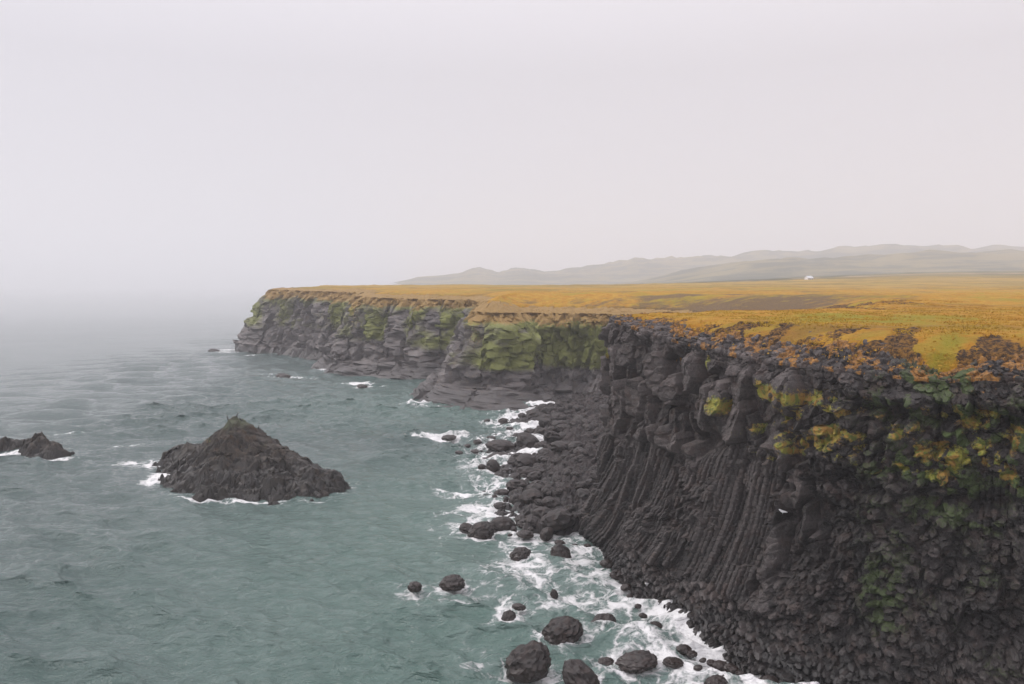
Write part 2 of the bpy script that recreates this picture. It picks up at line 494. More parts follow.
ga = (x / np.maximum(y, 1))
green = (.75 + .6 * fbm2(x / 9, y / 14, 4, 42)) * np.exp(-((ga - .46) / .17) ** 2 - ((y - 70) / 20) ** 2) + .5 * tongue * np.exp(-((sd - 3) / 7) ** 2) * (y < 75)
green += .6 * sst(.0, .5, fbm2(x / 45, y / 18, 5, 41)) * sst(60, 110, y)
heath = .62 * np.exp(-((x - 55) / 26) ** 2 - ((y - 158) / 30) ** 2) + .55 * sst(.15, .7, fbm2(x / 60, y / 14, 4, 47)) * sst(120, 200, y) * (1 - sst(420, 600, y))
heath += .42 * sst(.1, .9, fr) * (y >= 130)
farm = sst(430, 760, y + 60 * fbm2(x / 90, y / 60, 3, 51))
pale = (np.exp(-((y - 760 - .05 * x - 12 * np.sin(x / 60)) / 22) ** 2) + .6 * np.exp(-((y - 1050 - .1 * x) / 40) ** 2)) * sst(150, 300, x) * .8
keep = sd > np.where(y < 360, .9, -40)
F = grid_faces(len(gy), len(gx)); F = F[keep[F].all(1)]
used = np.unique(F); remap = np.full(len(x), -1); remap[used] = np.arange(len(used))
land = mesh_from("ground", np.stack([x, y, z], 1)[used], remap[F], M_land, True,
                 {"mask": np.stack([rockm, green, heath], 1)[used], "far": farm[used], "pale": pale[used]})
tag(land, "rolling moorland of orange and green autumn grass on top of the cliffs, rising to hills", kind="structure")


# ------------------------------------------------------------------ cliff faces
def resample(path, ds_fn):
    d = np.r_[0, np.cumsum(np.hypot(*np.diff(path[:, :2], axis=0).T))]
    s = [0.0]
    while s[-1] < d[-1]:
        s.append(s[-1] + ds_fn(np.interp(s[-1], d, path[:, 0]), np.interp(s[-1], d, path[:, 1])))
    s = np.array(s)
    Q = np.stack([np.interp(s, d, path[:, k]) for k in range(path.shape[1])], 1)
    T = np.gradient(Q[:, :2], s, axis=0)
    k = max(3, int(1.6 / np.median(np.diff(s)))); ker = np.hanning(k * 2 + 1); ker /= ker.sum()
    T = np.stack([np.convolve(np.pad(T[:, c], k, mode='edge'), ker, 'valid') for c in (0, 1)], 1)
    T /= np.linalg.norm(T, axis=1, keepdims=True)
    N = np.stack([-T[:, 1], T[:, 0]], 1)
    return s, Q, N


def face(name, path, ds_fn, ncap, nwall, nbench, disp, mat, zb=2.5, capw=5.0, p=2.2, topslope=0.0):
    s, Q, N = resample(path, ds_fn)
    nc = len(s); nr = ncap + nwall + nbench
    S = np.tile(s, (nr, 1)); zt = Q[:, 2]; flare = Q[:, 3]; bw = Q[:, 4]; fwid = Q[:, 5]
    OFF = np.zeros((nr, nc)); Z = np.zeros((nr, nc)); UP = np.zeros((nr, nc))
    cw = np.maximum(np.minimum(capw, fwid * 1.05), 3.4)
    for r in range(ncap):
        t = r / ncap
        OFF[r] = -cw * (1 - t); UP[r] = 1 - .6 * t ** 4
    capx = (Q[:, 0] + N[:, 0] * OFF[:ncap]); capy = (Q[:, 1] + N[:, 1] * OFF[:ncap])
    # land height at the cap points
    A = land_z(capx.ravel(), capy.ravel()).reshape(ncap, nc)
    Z[:ncap] = A - .16
    for r in range(nwall):
        t = (r + 1) / nwall
        Z[ncap + r] = zt - .16 + (zb - zt) * t
        OFF[ncap + r] = flare * t ** p + topslope * min(1, t / .2) ** .75
        UP[ncap + r] = .4 * max(0, 1 - t * 10)
    for r in range(nbench):
        t = (r + 1) / nbench
        Z[ncap + nwall + r] = zb + (-1.6 - zb) * (t ** 1.6 if t < 1 else 1)
        OFF[ncap + nwall + r] = flare + topslope + bw * t
        UP[ncap + nwall + r] = .6 * min(1, t * 3) * np.mean(bw > 2.5)
    V0 = (Z - (-1.6)) / (zt - (-1.6))
    D, mask, wet, turf = disp(S.ravel(), Z.ravel(), OFF.ravel(), UP.ravel(), np.tile(Q[:, 0], nr), np.tile(Q[:, 1], nr), ncap, nr, nc)
    D = D.reshape(nr, nc)
    # the very first cap row dives under the turf
    D[0] = -.5; D[1] = np.minimum(D[1], -.15)
    H = np.sqrt(np.clip(1 - UP ** 2, 0, 1))
    Xv = Q[:, 0] + N[:, 0] * (OFF + D * H); Yv = Q[:, 1] + N[:, 1] * (OFF + D * H); Zv = Z + D * UP
    V = np.stack([Xv.ravel(), Yv.ravel(), Zv.ravel()], 1)
    o = mesh_from(name, V, grid_faces(nr, nc)[:, ::-1], mat, False, {"mask": mask, "wet": wet, "turf": turf})
    return o


def blocks(u, v, su, sv, s, off, tilt, crack, cw=.07):
    f1, f2, a, b, c, du, dv = worley2(u / su, v / sv, s)
    e = f2 - f1
    d = off * (a - .5) * 2 + tilt * ((b - .5) * 2 * du * su + (c - .5) * 2 * dv * sv)
    d = d - crack * (1 - sst(0, cw, e))
    return d, a, b, e


S_ALL = np.r_[0, np.cumsum(np.hypot(*np.diff(RIM[:, :2], axis=0).T))]
i_tip = int(np.argmin(np.hypot(RIM[:, 0] - 9.6, RIM[:, 1] - 77)))


def near_disp(S, Z, OFF, UP, RX, RY, ncap, nr, nc):
    q = q_tip - S                                  # metres along the rim from the tip towards the right of the view
    wu = fbm2(S / 2.2, Z / 2.2, 3, 61) * .16; wv = fbm2(S / 2.2, Z / 2.2, 3, 62) * .16
    zz = Z + OFF * .35 * UP
    ZT = np.tile(Z.reshape(nr, nc)[ncap], nr)
    vv = np.where(UP > .35, ZT - OFF, Z)          # the second face coordinate: height, continued inland over the cap
    u = S + wu; v = vv + wv
    low = .62 * fbm2(S / 9, vv / 8, 3, 63) * (1 - .6 * sst(8, 0, q)) + .18 * fbm2(S / 3, vv / 3.5, 3, 64)
    big, ba, bb, be = boxes(S + .12 * Z + .5 * wu, vv + .4 * wv, 1.45, 3.2, 71, .62, .42, 4.5, .22, (.48, .8))
    med, ma, mb, me_ = boxes(S + .3 * wu, vv + .3 * wv, .95, .85, 72, .24, .42, 5.0, .7, (.38, .85))
    sma, sa, sb, se = boxes(S + .2 * wu, vv + .2 * wv, .48, .44, 73, .11, .38, 5.0, 1.2, (.38, .8))
    tin, ta, tb, te = blocks(u, v, .24, .22, 74, .035, .35, .03, .15)
    # columns
    g = np.clip(1 - Z / 14.5, 0, 1) ** 1.25
    c = S - 9.0 * np.clip(1 - q / 30, 0, 1.15) * g + .05 * fbm2(S / 4, Z / 6, 2, 65)
    w = .38
    ci = np.floor(c / w).astype(np.int64)
    F1 = np.full(c.shape, 9.); F2 = np.full(c.shape, 9.); best = ci.copy()
    for k in (-1, 0, 1):
        cc = (ci + k + .5 + .7 * (_h(ci + k, ci * 0, 1, 75) - .5))
        d = np.abs(c / w - cc); m = d < F1
        F2 = np.where(m, F1, np.minimum(F2, d)); F1 = np.where(m, d, F1); best = np.where(m, ci + k, best)
    e = (F2 - F1) * .5 * w
    rc = _h(best, best * 0, 2, 76); L = 2.0 + 4.5 * _h(best, best * 0, 3, 76)
    sg = np.floor((Z + 7 * rc) / L).astype(np.int64)
    rs = _h(best, sg, 4, 77)
    jt = _h(best, np.floor(Z / .42 + 5 * rc).astype(np.int64), 5, 78)
    grp = fbm2(best * w / 2.6, Z / 9, 2, 66)
    gc = c + .25 * fbm2(c / 1.2, Z / 3, 2, 141)
    gi = np.floor(gc / 1.25 + .35 * np.sin(gc * 1.7)).astype(np.int64)
    gL = 2.2 + 4.0 * _h(gi, gi * 0, 1, 142); gs = np.floor((Z + .5 * (rc - .5) + 9 * _h(gi, gi * 0, 2, 142)) / gL).astype(np.int64)
    go = _h(gi, gs, 3, 143)
    colm = .24 * (go - .5) * 2 + .11 * (rc - .5) * 2 + .14 * (rs - .5) * 2 + .10 * (jt - .5) - .05 * (np.mod(Z / .42 + 5 * rc, 1) < .16) - np.clip(.11 - e, 0, 1) * 1.1 - .10 * (e < .03) + .30 * grp + .04 * (ta - .5)
    # column ends seen end-on near the foot
    ends, ea, eb, ee = boxes(S - .5 * vv, vv, .42, .40, 79, .16, .35, 5.0, 1.0, (.42, .72))
    nb = fbm2(S / 3.2, Z / 3.2, 4, 67)
    lowc = .55 * fbm2(c / 6, Z / 30, 3, 63) + .3 * fbm2(c / 2.4, Z / 18, 2, 64)
    w_end = sst(0, .25, (3.4 - Z) / 3 + .35 * nb) * sst(8, 11, q + 1.5 * nb)
    w_col = sst(0, .12, (11.4 + .09 * q - Z) / 6 + .16 * nb) * sst(0, .12, (25 - q) / 12 + .3 * nb)
    w_col2 = sst(0, .1, fbm2(S / 5, Z / 6, 2, 68) - .42) * sst(24, 30, q) * (Z < 14)
    w_col = np.maximum(w_col, .85 * sst(.28, .42, fbm2(S / 4, Z / 7, 3, 68)) * sst(24, 27, q) * sst(60, 52, q) * sst(15, 13.5, Z))
    w_col *= (1 - w_end) * (UP < .35)
    w_big = (1 - w_col) * (1 - w_end) * sst(0, .25, (27 - q) / 12 + .35 * nb + .05) * (UP < .5)
    w_sm = np.clip(1 - w_col - w_end - w_big, 0, 1)
    rough = .25 + .75 * sst(20, 30, q)
    wf = sst(-.25, .35, fbm2(S / 4.5, Z / 3.0, 4, 145)); wl = sst(.25, .5, fbm2(S / 5, Z / 4, 3, 146))
    D = low * (1 - w_col) + w_col * (colm + lowc + .9 * sst(.42, .6, fbm2(S / 3.5, Z / 2.6, 3, 144)) * (.3 + med)) + w_end * (ends + .3 * sma) + w_big * (big + .34 * med + .16 * sma + .4 * tin) + w_sm * (.42 * big * (1.2 - .8 * rough) + (1.25 - .8 * wf) * med + (.30 + .75 * wf) * sma + .8 * tin + .55 * wl * big)
    for wt in (w_big, w_sm, w_end):
        D -= wt * (np.mean((D - low)[(wt > .9) & (UP < .1)]) - .05)
    # hollows: a notch under the big blocks, overhung ledges below the right-hand rim
    D -= 1.1 * np.exp(-((q - 17.5) / 2.0) ** 2 - ((Z - 13.2 - .2 * nb) / .8) ** 2)
    D -= 1.3 * np.exp(-((q - 25.5 + .5 * nb) / .7) ** 2 - ((Z - 8.5) / 3.6) ** 2)
    led = 17.3 + .5 * fbm2(S / 7, S * 0, 2, 69)
    D -= .9 * sst(27, 31, q) * np.exp(-((Z - led) / .5) ** 2) * sst(-.2, .4, nb + .3)
    D += .45 * sst(27, 31, q) * np.exp(-((Z - led - 1.3) / .7) ** 2)
    led2 = 12.6 + .7 * fbm2(S / 9, S * 0 + 3, 2, 70)
    D -= .7 * sst(27, 31, q) * np.exp(-((Z - led2) / .45) ** 2) * sst(-.2, .4, nb + .2)
    cap = UP > .35
    tn = np.exp(-((q - 34.5) / 1.7) ** 2)
    Dcap = .02 + .28 * med + .50 * sma + .6 * tin + .18 * fbm2(S / 4, OFF / 4, 3, 80) - .5 * tn - .30 * sst(-1.0, -5, OFF) * 1.0 + .12
    D = D + (Dcap - D) * sst(.03, .38, UP)
    # blend the wall's top edge to the cap so that the rim stays joined
    # masks
    cellr = np.where(w_col > .5, .12 + .75 * (.35 * rc + .3 * rs + .35 * go), np.where(w_big > .5, .55 * ba + .25 * ma + .2 * sa, .5 * ma + .5 * sa))
    cellr = np.where(w_end > .5, ea, cellr)
    cellr = np.clip(cellr - .32 * sst(22, 30, q) - .10 * sst(9, 3, Z), 0, 1)
    zone = sst(19.5, 23, q) * sst(12.4, 14.2, Z + .8 * nb) * sst(19.0, 17.6, Z + .5 * nb)
    lich = zone * (-.16 + .30 * (mb > .45) + .42 * (sb > .5) + .62 * fbm2(S / 1.6, Z / 1.1, 4, 140))
    lich2 = (np.exp(-((q - 19.0) / 1.1) ** 2 - ((Z - 16.2) / .8) ** 2) + np.exp(-((q - 23.0) / .9) ** 2 - ((Z - 17.6) / .6) ** 2)
             + np.exp(-((q + .5) / .8) ** 2 - ((Z - 18.6) / .7) ** 2) + .8 * np.exp(-((q - 17.0) / .35) ** 2 - ((Z - 19.0) / .9) ** 2))
    lich = np.clip(lich + lich2 * .95, 0, 1)
    moss = sst(24, 34, q) * (.12 + .30 * (sa > .55) + .35 * nb) * sst(1.5, 5, Z) + .22 * zone * (sa > .45) + .4 * sst(-.3, .6, nb) * sst(15.5, 19, Z) * sst(22, 8, q) * .55
    moss = np.clip(moss, 0, .85)
    wet = np.clip(1 - (Z - .6 - .5 * nb) / 1.6, 0, 1) * (UP < .5) + .25 * sst(14, 9, Z)
    turf = np.where(cap, np.clip(.20 + .50 * sst(.0, -4.5, OFF) + .45 * fbm2(S / 1.8, OFF / 1.2, 4, 150) + .35 * tn + .35 * (sa < .35), 0, 1), 0) * 1.0
    turf = np.maximum(turf, .22 * sst(-1.8, -.3, Z - (19.2 + .1 * np.clip(34 - q, 0, 30))) * (~cap))
    return D, np.stack([lich, moss, cellr], 1), np.clip(wet, 0, 1), turf


s_near_end = len(catmull(NEAR, 8)) + 2
NEARP = RIM[:s_near_end]
dn = np.r_[0, np.cumsum(np.hypot(*np.diff(NEARP[:, :2], axis=0).T))]
q_tip = dn[i_tip]


def ds_near(x, y):
    if x > 62: return .5
    if x > 42: return .16
    if x > 13 and y > 83: return .22
    return .058


cl = face("cliff", NEARP, ds_near, 64, 380, 40, near_disp, M_cliff, zb=1.6, p=3.0)
tag(cl, "near black basalt cliff of leaning columns and broken blocks, mottled with yellow lichen", kind="structure")


def far_disp(S, Z, OFF, UP, RX, RY, ncap, nr, nc):
    nb = fbm2(S / 7, Z / 7, 4, 91); vv = np.where(UP > .35, OFF, Z)
    gul = fbm2(S / 13, Z / 40, 3, 92); rib = fbm2(S / 3.2 + .05 * Z, Z / 16, 4, 93)
    b1, a1, bb, e1 = boxes(S, vv, 2.2, 4.6, 94, .7, .35, 3.0, .25, (.45, .8))
    b2, a2, b_, e2 = boxes(S, vv, 1.0, 1.3, 95, .3, .4, 3.0, .5)
    Zt0 = np.tile(Z.reshape(nr, nc)[ncap + 1], nr)
    D = (4.0 * gul + 1.5 * rib) * sst(0, .30, 1 - Z / np.maximum(Zt0, 1)) + b1 + b2
    Zt = np.tile(Z.reshape(nr, nc)[ncap + 1], nr)
    h = Z / np.maximum(Zt, 1)
    bench = np.clip(1 - (Z - 1) / 2.5, 0, 1)
    D = D * (1 - .45 * bench) + bench * .5 * fbm2(S / 4, OFF / 4, 4, 96)
    led = np.exp(-((Z - 13 - 1.5 * gul) / .8) ** 2) * .6
    D -= .5 * led
    cap = UP > .35
    D -= np.mean(b1 + b2)
    D = np.where(cap & (Z > 8), .25 * b2 + .3 * nb * sst(-.5, -3, OFF) + .1, D)
    cellr = np.clip(.5 * a1 + .5 * a2, 0, 1)
    east = sst(-12, 6, RX) * (RY < 195) * (RY > 165)
    mid = sst(195, 205, RY) * sst(245, 225, RY)
    base = .52 + .5 * nb + .25 * (a2 - .5)
    moss = 1.15 * base * sst(.25, .50, h) * (.75 + .55 * east + .45 * mid) + .35 * east * sst(.2, .6, h) + .3 * sst(.82, .98, h)
    corner = np.exp(-(((RX + 6.5) / 2.2) ** 2 + ((RY - 182) / 4) ** 2)) + np.exp(-(((RX + 44) / 3.5) ** 2 + ((RY - 243) / 5) ** 2))
    lich = .55 * corner * sst(.35, .7, h) * (1 + .5 * nb) + .42 * sst(.72, .95, h + .12 * nb) * (.6 + .5 * nb)
    moss = np.where(cap & (Z > 8), .1, moss); lich = np.where(cap & (Z > 8), .0, lich)
    turf = np.where(cap & (Z > 8), np.clip(1.0 - .15 * sst(-1, .5, OFF) + .1 * nb, 0, 1), .75 * sst(.80, .95, h + .07 * nb))
    wet = np.clip(1 - (Z - .8) / 1.8, 0, 1) + .2 * (1 - sst(.1, .4, h))
    return D, np.clip(np.stack([lich, moss, cellr], 1), 0, 1), np.clip(wet, 0, 1), turf


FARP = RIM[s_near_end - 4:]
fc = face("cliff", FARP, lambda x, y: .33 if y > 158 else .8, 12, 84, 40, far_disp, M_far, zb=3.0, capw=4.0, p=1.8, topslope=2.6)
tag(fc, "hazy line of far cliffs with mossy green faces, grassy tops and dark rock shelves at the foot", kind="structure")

# ------------------------------------------------------------------ boulder beach under the cliffs
SHORE = [W(588, 549), W(545, 540), W(500, 531), W(515, 512), W(508, 497), W(516, 482), W(506, 468), W(520, 455), W(515, 445), W(530, 430), W(520, 420), W(530, 410), W(545, 404)]
shx = np.array([p[0] for p in SHORE])[1:]; shy = np.array([p[1] for p in SHORE])[1:]


def beach_z(x, y):
    xs = np.interp(y, shy, shx)
    return np.clip((x - xs) * .17, -1.2, 7) + .25 * fbm2(x / 4, y / 4, 3, 101)


bx = np.arange(-14, 46, .22); by = np.arange(78.5, 184, .3)
X, Y = np.meshgrid(bx, by); x = X.ravel(); y = Y.ravel()
z = beach_z(x, y)
z = z - 3 * sst(81, 78.5, y)
f1, f2, ra, rb, rc, du, dv = worley2(x / 1.1, y / 1.1, 102)
g1, g2, qa, qb, qc, eu, ev = worley2(x / .5, y / .5, 103)
k1, ra, kb, ke = boxes(x, y, 1.0, 1.0, 102, .32, .5, 1.4, .8); k2, qa, kc, kd = boxes(x, y, .45, .45, 103, .14, .5, 1.4, .8)
z = z + k1 + k2 - .05
beach = mesh_from("beach", np.stack([x, y, z], 1), grid_faces(len(by), len(bx)), None, False,
                  {"mask": np.stack([x * 0, x * 0, .25 + .5 * ra * qa], 1), "wet": np.clip(1 - z / 1.6, 0, 1), "turf": x * 0})
M_beach = rock_material("beach_rock", (.004, .003, .003), (.066, .050, .048), (.05, .028, .024), .06)
beach.data.materials.append(M_beach)
tag(beach, "sloping beach of dark reddish cobbles in the cove between the cliffs", kind="structure")

# ------------------------------------------------------------------ boulders
bm = bmesh.new(); bmesh.ops.create_icosphere(bm, subdivisions=4, radius=1.0)
ICO_V = np.array([v.co[:] for v in bm.verts]); ICO_F = np.array([[v.index for v in f.verts] for f in bm.faces]); bm.free()
bm = bmesh.new(); bmesh.ops.create_icosphere(bm, subdivisions=3, radius=1.0)
ICO3_V = np.array([v.co[:] for v in bm.verts]); ICO3_F = np.array([[v.index for v in f.verts] for f in bm.faces]); bm.free()


def boulder_mesh(seed, fine=False, rugged=1.0):
    r = np.random.default_rng(seed)
    V, F = (ICO_V, ICO_F) if fine else (ICO3_V, ICO3_F)
    n = r.normal(size=(8, 3)); n[0] = (.2, .1, 1); n /= np.linalg.norm(n, axis=1, keepdims=True)
    d = r.uniform(.38, .80, 8); d[0] = r.uniform(.6, .9)
    dots = V @ n.T
    rad = np.where(dots > .12, d / np.maximum(dots, .12), 9)
    k = 55.0
    rr = -np.log(np.exp(-k * np.minimum(rad, 1.1)).sum(1) + 1e-9) / k
    rr = np.minimum(rr + .04, 1.0)
    rr = rr +  .10 * rugged * (.4 - np.abs(fbm3(V * 2.2 + seed, 4, seed % 97))) + .035 * rugged * fbm3(V * 6 + seed, 3, seed % 89)
    f1, f2, a_, b_, c_, _u, _v = worley2(V[:, 0] * 2.2 + V[:, 2] * 1.3 + seed, V[:, 1] * 2.2 - V[:, 2] * 1.1, seed % 31)
    rr = rr + .05 * rugged * (a_ - .5)
    P = V * rr[:, None] * np.array([1.0, r.uniform(.75, 1.1), r.uniform(.8, 1.2)])
    P[:, 0] += r.uniform(-.35, .35) * P[:, 2]
    P[:, :2] *= (1 - r.uniform(.0, .32) * (P[:, 2:3] + .4))
    P -= (P.max(0) + P.min(0)) / 2
    P /= (P.max(0) - P.min(0)) / 2
    return mesh_from("boulder", P, F, M_boulder, False, None, link=False)


BLOBS = []                                        # x, y, radius, strength: what the sea breaks on


def put_boulder(me, px, py, w, h, label, group, wl=0.0, sink=.28, name="boulder", depth=.85, cat="boulder"):
    X, Y, _ = W(px, py, wl)
    d = Y
    rx = w * .48 * d / FPX; ry = rx * depth
    Y += ry * .7; X *= (Y / d)
    hz = .86 * h * d / FPX
    # the visible height mixes the front drop and the depth seen from above
    hz = max(hz - ry * .55 * (CAMZ / d), rx * .45)
    rz = hz / (2 - 2 * sink) 
    o = bpy.data.objects.new(name, me); COL.objects.link(o)
    o.location = (X, Y, wl + hz - rz); o.scale = (rx, ry, rz)
    o.rotation_euler = (0, 0, random.uniform(-.35, .35))
    tag(o, label, cat, group)
    BLOBS.append((X, Y, max(rx, ry), 1.0))
    return o


SURF = [
    (528, 674, 52, 40, "largest black boulder in the surf, angular and peaked, at the bottom of the view"),
    (563, 643, 46, 33, "big rounded dark brown boulder in the foam, just behind the largest peaked one"),
    (603, 630, 30, 19, "smooth loaf-shaped dark boulder between the big round boulder and the cliff foot"),
    (581, 690, 44, 34, "dark boulder cut by the lower picture edge beside the largest peaked one"),
    (636, 670, 46, 20, "low broad brownish slab of rock in foam closest to the cliff foot"),
    (508, 626, 19, 19, "small upright dark boulder with white water breaking against its seaward side"),
    (452, 588, 29, 15, "wedge-shaped dark rock farther out, higher at one end, with a smaller rock seaward"),
    (415, 590, 16, 10, "small dark rock farthest out to sea below the boulder beach, ringed with foam"),
    (521, 560, 25, 15, "round dark boulder alone in white water, with a flat reddish rock next to it"),
    (561, 558, 23, 17, "dome-shaped dark boulder near the cliff foot, level with another round boulder"),
    (481, 539, 32, 21, "bulky dark boulder at the seaward corner of the beach, with foam around it"),
    (467, 533, 18, 12, "smaller brown boulder leaning on the seaward side of the bulky corner boulder"),
    (588, 550, 11, 8, "little round rock tucked against the foot of the leaning columns"),
    (716, 688, 26, 14, "dark rock at the lower edge of the view, closest to the viewer under the cliff"),
    (538, 560, 13, 5, "flat reddish rock between two round boulders, barely above water"),
    (554, 596, 9, 8, "small brown rock alone in the middle of the foamy pool"),
    (519, 609, 16, 6, "half-sunk brownish rock just behind the small upright boulder"),
    (673, 666, 24, 9, "half-sunk dark rock beside the low broad slab near the cliff foot"),
    (606, 664, 18, 7, "washed-over low rock between the largest boulder and the low broad slab"),
    (655, 628, 16, 8, "dark block fallen just off the ragged column ends at the cliff foot"),
]
for i, (px, py, w, h, lab) in enumerate(SURF):
    put_boulder(boulder_mesh(500 + i, True), px, py, w, h, lab, "boulders standing in the surf", sink=.36 if h > 9 else .45)

EDGE = [(449, 440, 17, 6, "flat brown rock out in the foam, farthest seaward off the upper beach"),
        (479, 444, 13, 6, "lone oval rock in white water landward of the flat brown one"),
        (500, 450, 32, 12, "long low cluster-like black rock at the head of the foam on the beach edge"),
        (528, 449, 26, 20, "tallest square-shouldered black boulder on the upper beach edge"),
        (516, 463, 18, 11, "smooth black boulder in front of the square-shouldered one"),
        (493, 471, 15, 14, "upright dark boulder at the seaward edge of the mid beach"),
        (527, 479, 24, 15, "wide black boulder lying on the mid beach at the foam line"),
        (517, 505, 18, 13, "dark boulder at the foam line above the lower beach corner"),
        (503, 531, 28, 17, "large brown boulder next to the bulky boulder at the beach corner"),
        (547, 539, 16, 14, "upright dark boulder at the lower beach edge, close to the cliff columns"),
        (528, 428, 12, 9, "rounded boulder at the top end of the beach where the foam stops"),
        (526, 528, 20, 11, None), (525, 538, 19, 9, None), (532, 467, 20, 13, None),
        (467, 448, 9, 5, None), (459, 454, 9, 4, None), (491, 440, 11, 5, None), (497, 437, 9, 4, None), (475, 453, 10, 4, None), (498, 461, 25, 10, None), (482, 469, 9, 6, None),
        (484, 460, 8, 3, None), (506, 472, 11, 5, None), (505, 467, 8, 3, None), (515, 482, 13, 11, None), (514, 491, 11, 7, None), (503, 495, 15, 7, None), (495, 500, 7, 7, None),
        (500, 509, 15, 8, None), (506, 503, 6, 8, None), (510, 536, 6, 3, None), (503, 423, 11, 6, None), (522, 418, 10, 6, None), (516, 413, 8, 5, None), (487, 422, 7, 4, None),
        (519, 425, 11, 5, None), (510, 430, 9, 4, None), (560, 545, 12, 6, None), (575, 548, 8, 5, None), (540, 521, 22, 12, None), (534, 495, 18, 10, None)]
PROT = [boulder_mesh(900 + i) for i in range(10)]
for i, (px, py, w, h, lab) in enumerate(EDGE):
    put_boulder(PROT[i % 10], px, py, w, h, lab or "small dark rock awash in white foam along the seaward edge of the boulder beach",
                "rocks along the seaward edge of the beach", sink=.25)

# the heap on the beach
placed = []
tries = 0
lab = "dark boulder lying in the heap on the sloping beach, above the foam line"
while len(placed) < 210 and tries < 9000:
    tries += 1
    yy = 80 + 92 * random.random() ** 1.25
    xs = float(np.interp(yy, shy, shx))
    xx = xs + .6 + 22 * random.random() ** 1.3
    px = 512 + FPX * xx / yy
    if px > 606 - (max(0, 108 - yy) * .55): continue
    rr = random.choice((.3, .35, .4, .5, .6, .8, 1.0, 1.2)) * (1.25 if xx - xs < 6 else .85)
    if any((xx - a) ** 2 + (yy - b) ** 2 < (.62 * (rr + c)) ** 2 for a, b, c in placed): continue
    placed.append((xx, yy, rr))
zz = beach_z(np.array([p[0] for p in placed]), np.array([p[1] for p in placed]))
for (xx, yy, rr), z0 in zip(placed, zz):
    o = bpy.data.objects.new("boulder", random.choice(PROT)); COL.objects.link(o)
    o.location = (xx, yy, z0 + rr * .28)
    o.scale = (rr * random.uniform(.85, 1.25), rr * random.uniform(.8, 1.15), rr * random.uniform(.55, .85))
    o.rotation_euler = (random.uniform(-.3, .3), random.uniform(-.3, .3), random.uniform(0, 6.28))
    tag(o, lab, "boulder", "boulders heaped on the beach")
    if z0 < 1.2: BLOBS.append((xx, yy, rr, .6))

# fallen rocks at the foot of the near cliff
FOOT = [(640, 606), (645, 616), (650, 634), (659, 637), (668, 643), (676, 646), (686, 652), (694, 655), (705, 660), (714, 664), (722, 668), (733, 671), (742, 674), (752, 677), (762, 680), (772, 683),
        (632, 596), (664, 650), (700, 668), (727, 677), (748, 684), (610, 566), (620, 577), (628, 588)]
for i, (px, py) in enumerate(FOOT):
    w = random.choice((8, 10, 12, 15, 18)); 
    put_boulder(PROT[(i * 3) % 10], px - 2, py + 2, w, w * .6, "small black rock fallen at the waterline along the foot of the near cliff", "fallen rocks at the near cliff foot", sink=.3)
    BLOBS[-1] = BLOBS[-1][:3] + (.45,)

# reef rocks off the far cliffs
for (px, py, w, h, lab) in [(214, 352, 13, 4, "tiny dark skerry off the tip of the far headland"),
                            (283, 377, 16, 2.5, "flat skerry almost covered by breaking water, off the far cliffs"),
                            (362, 387, 12, 2.5, "low washed rock off the middle shelf of the far cliffs")]:
    put_boulder(PROT[3], px, py, w, h, lab, None, name="skerry", cat="rock", sink=.4)


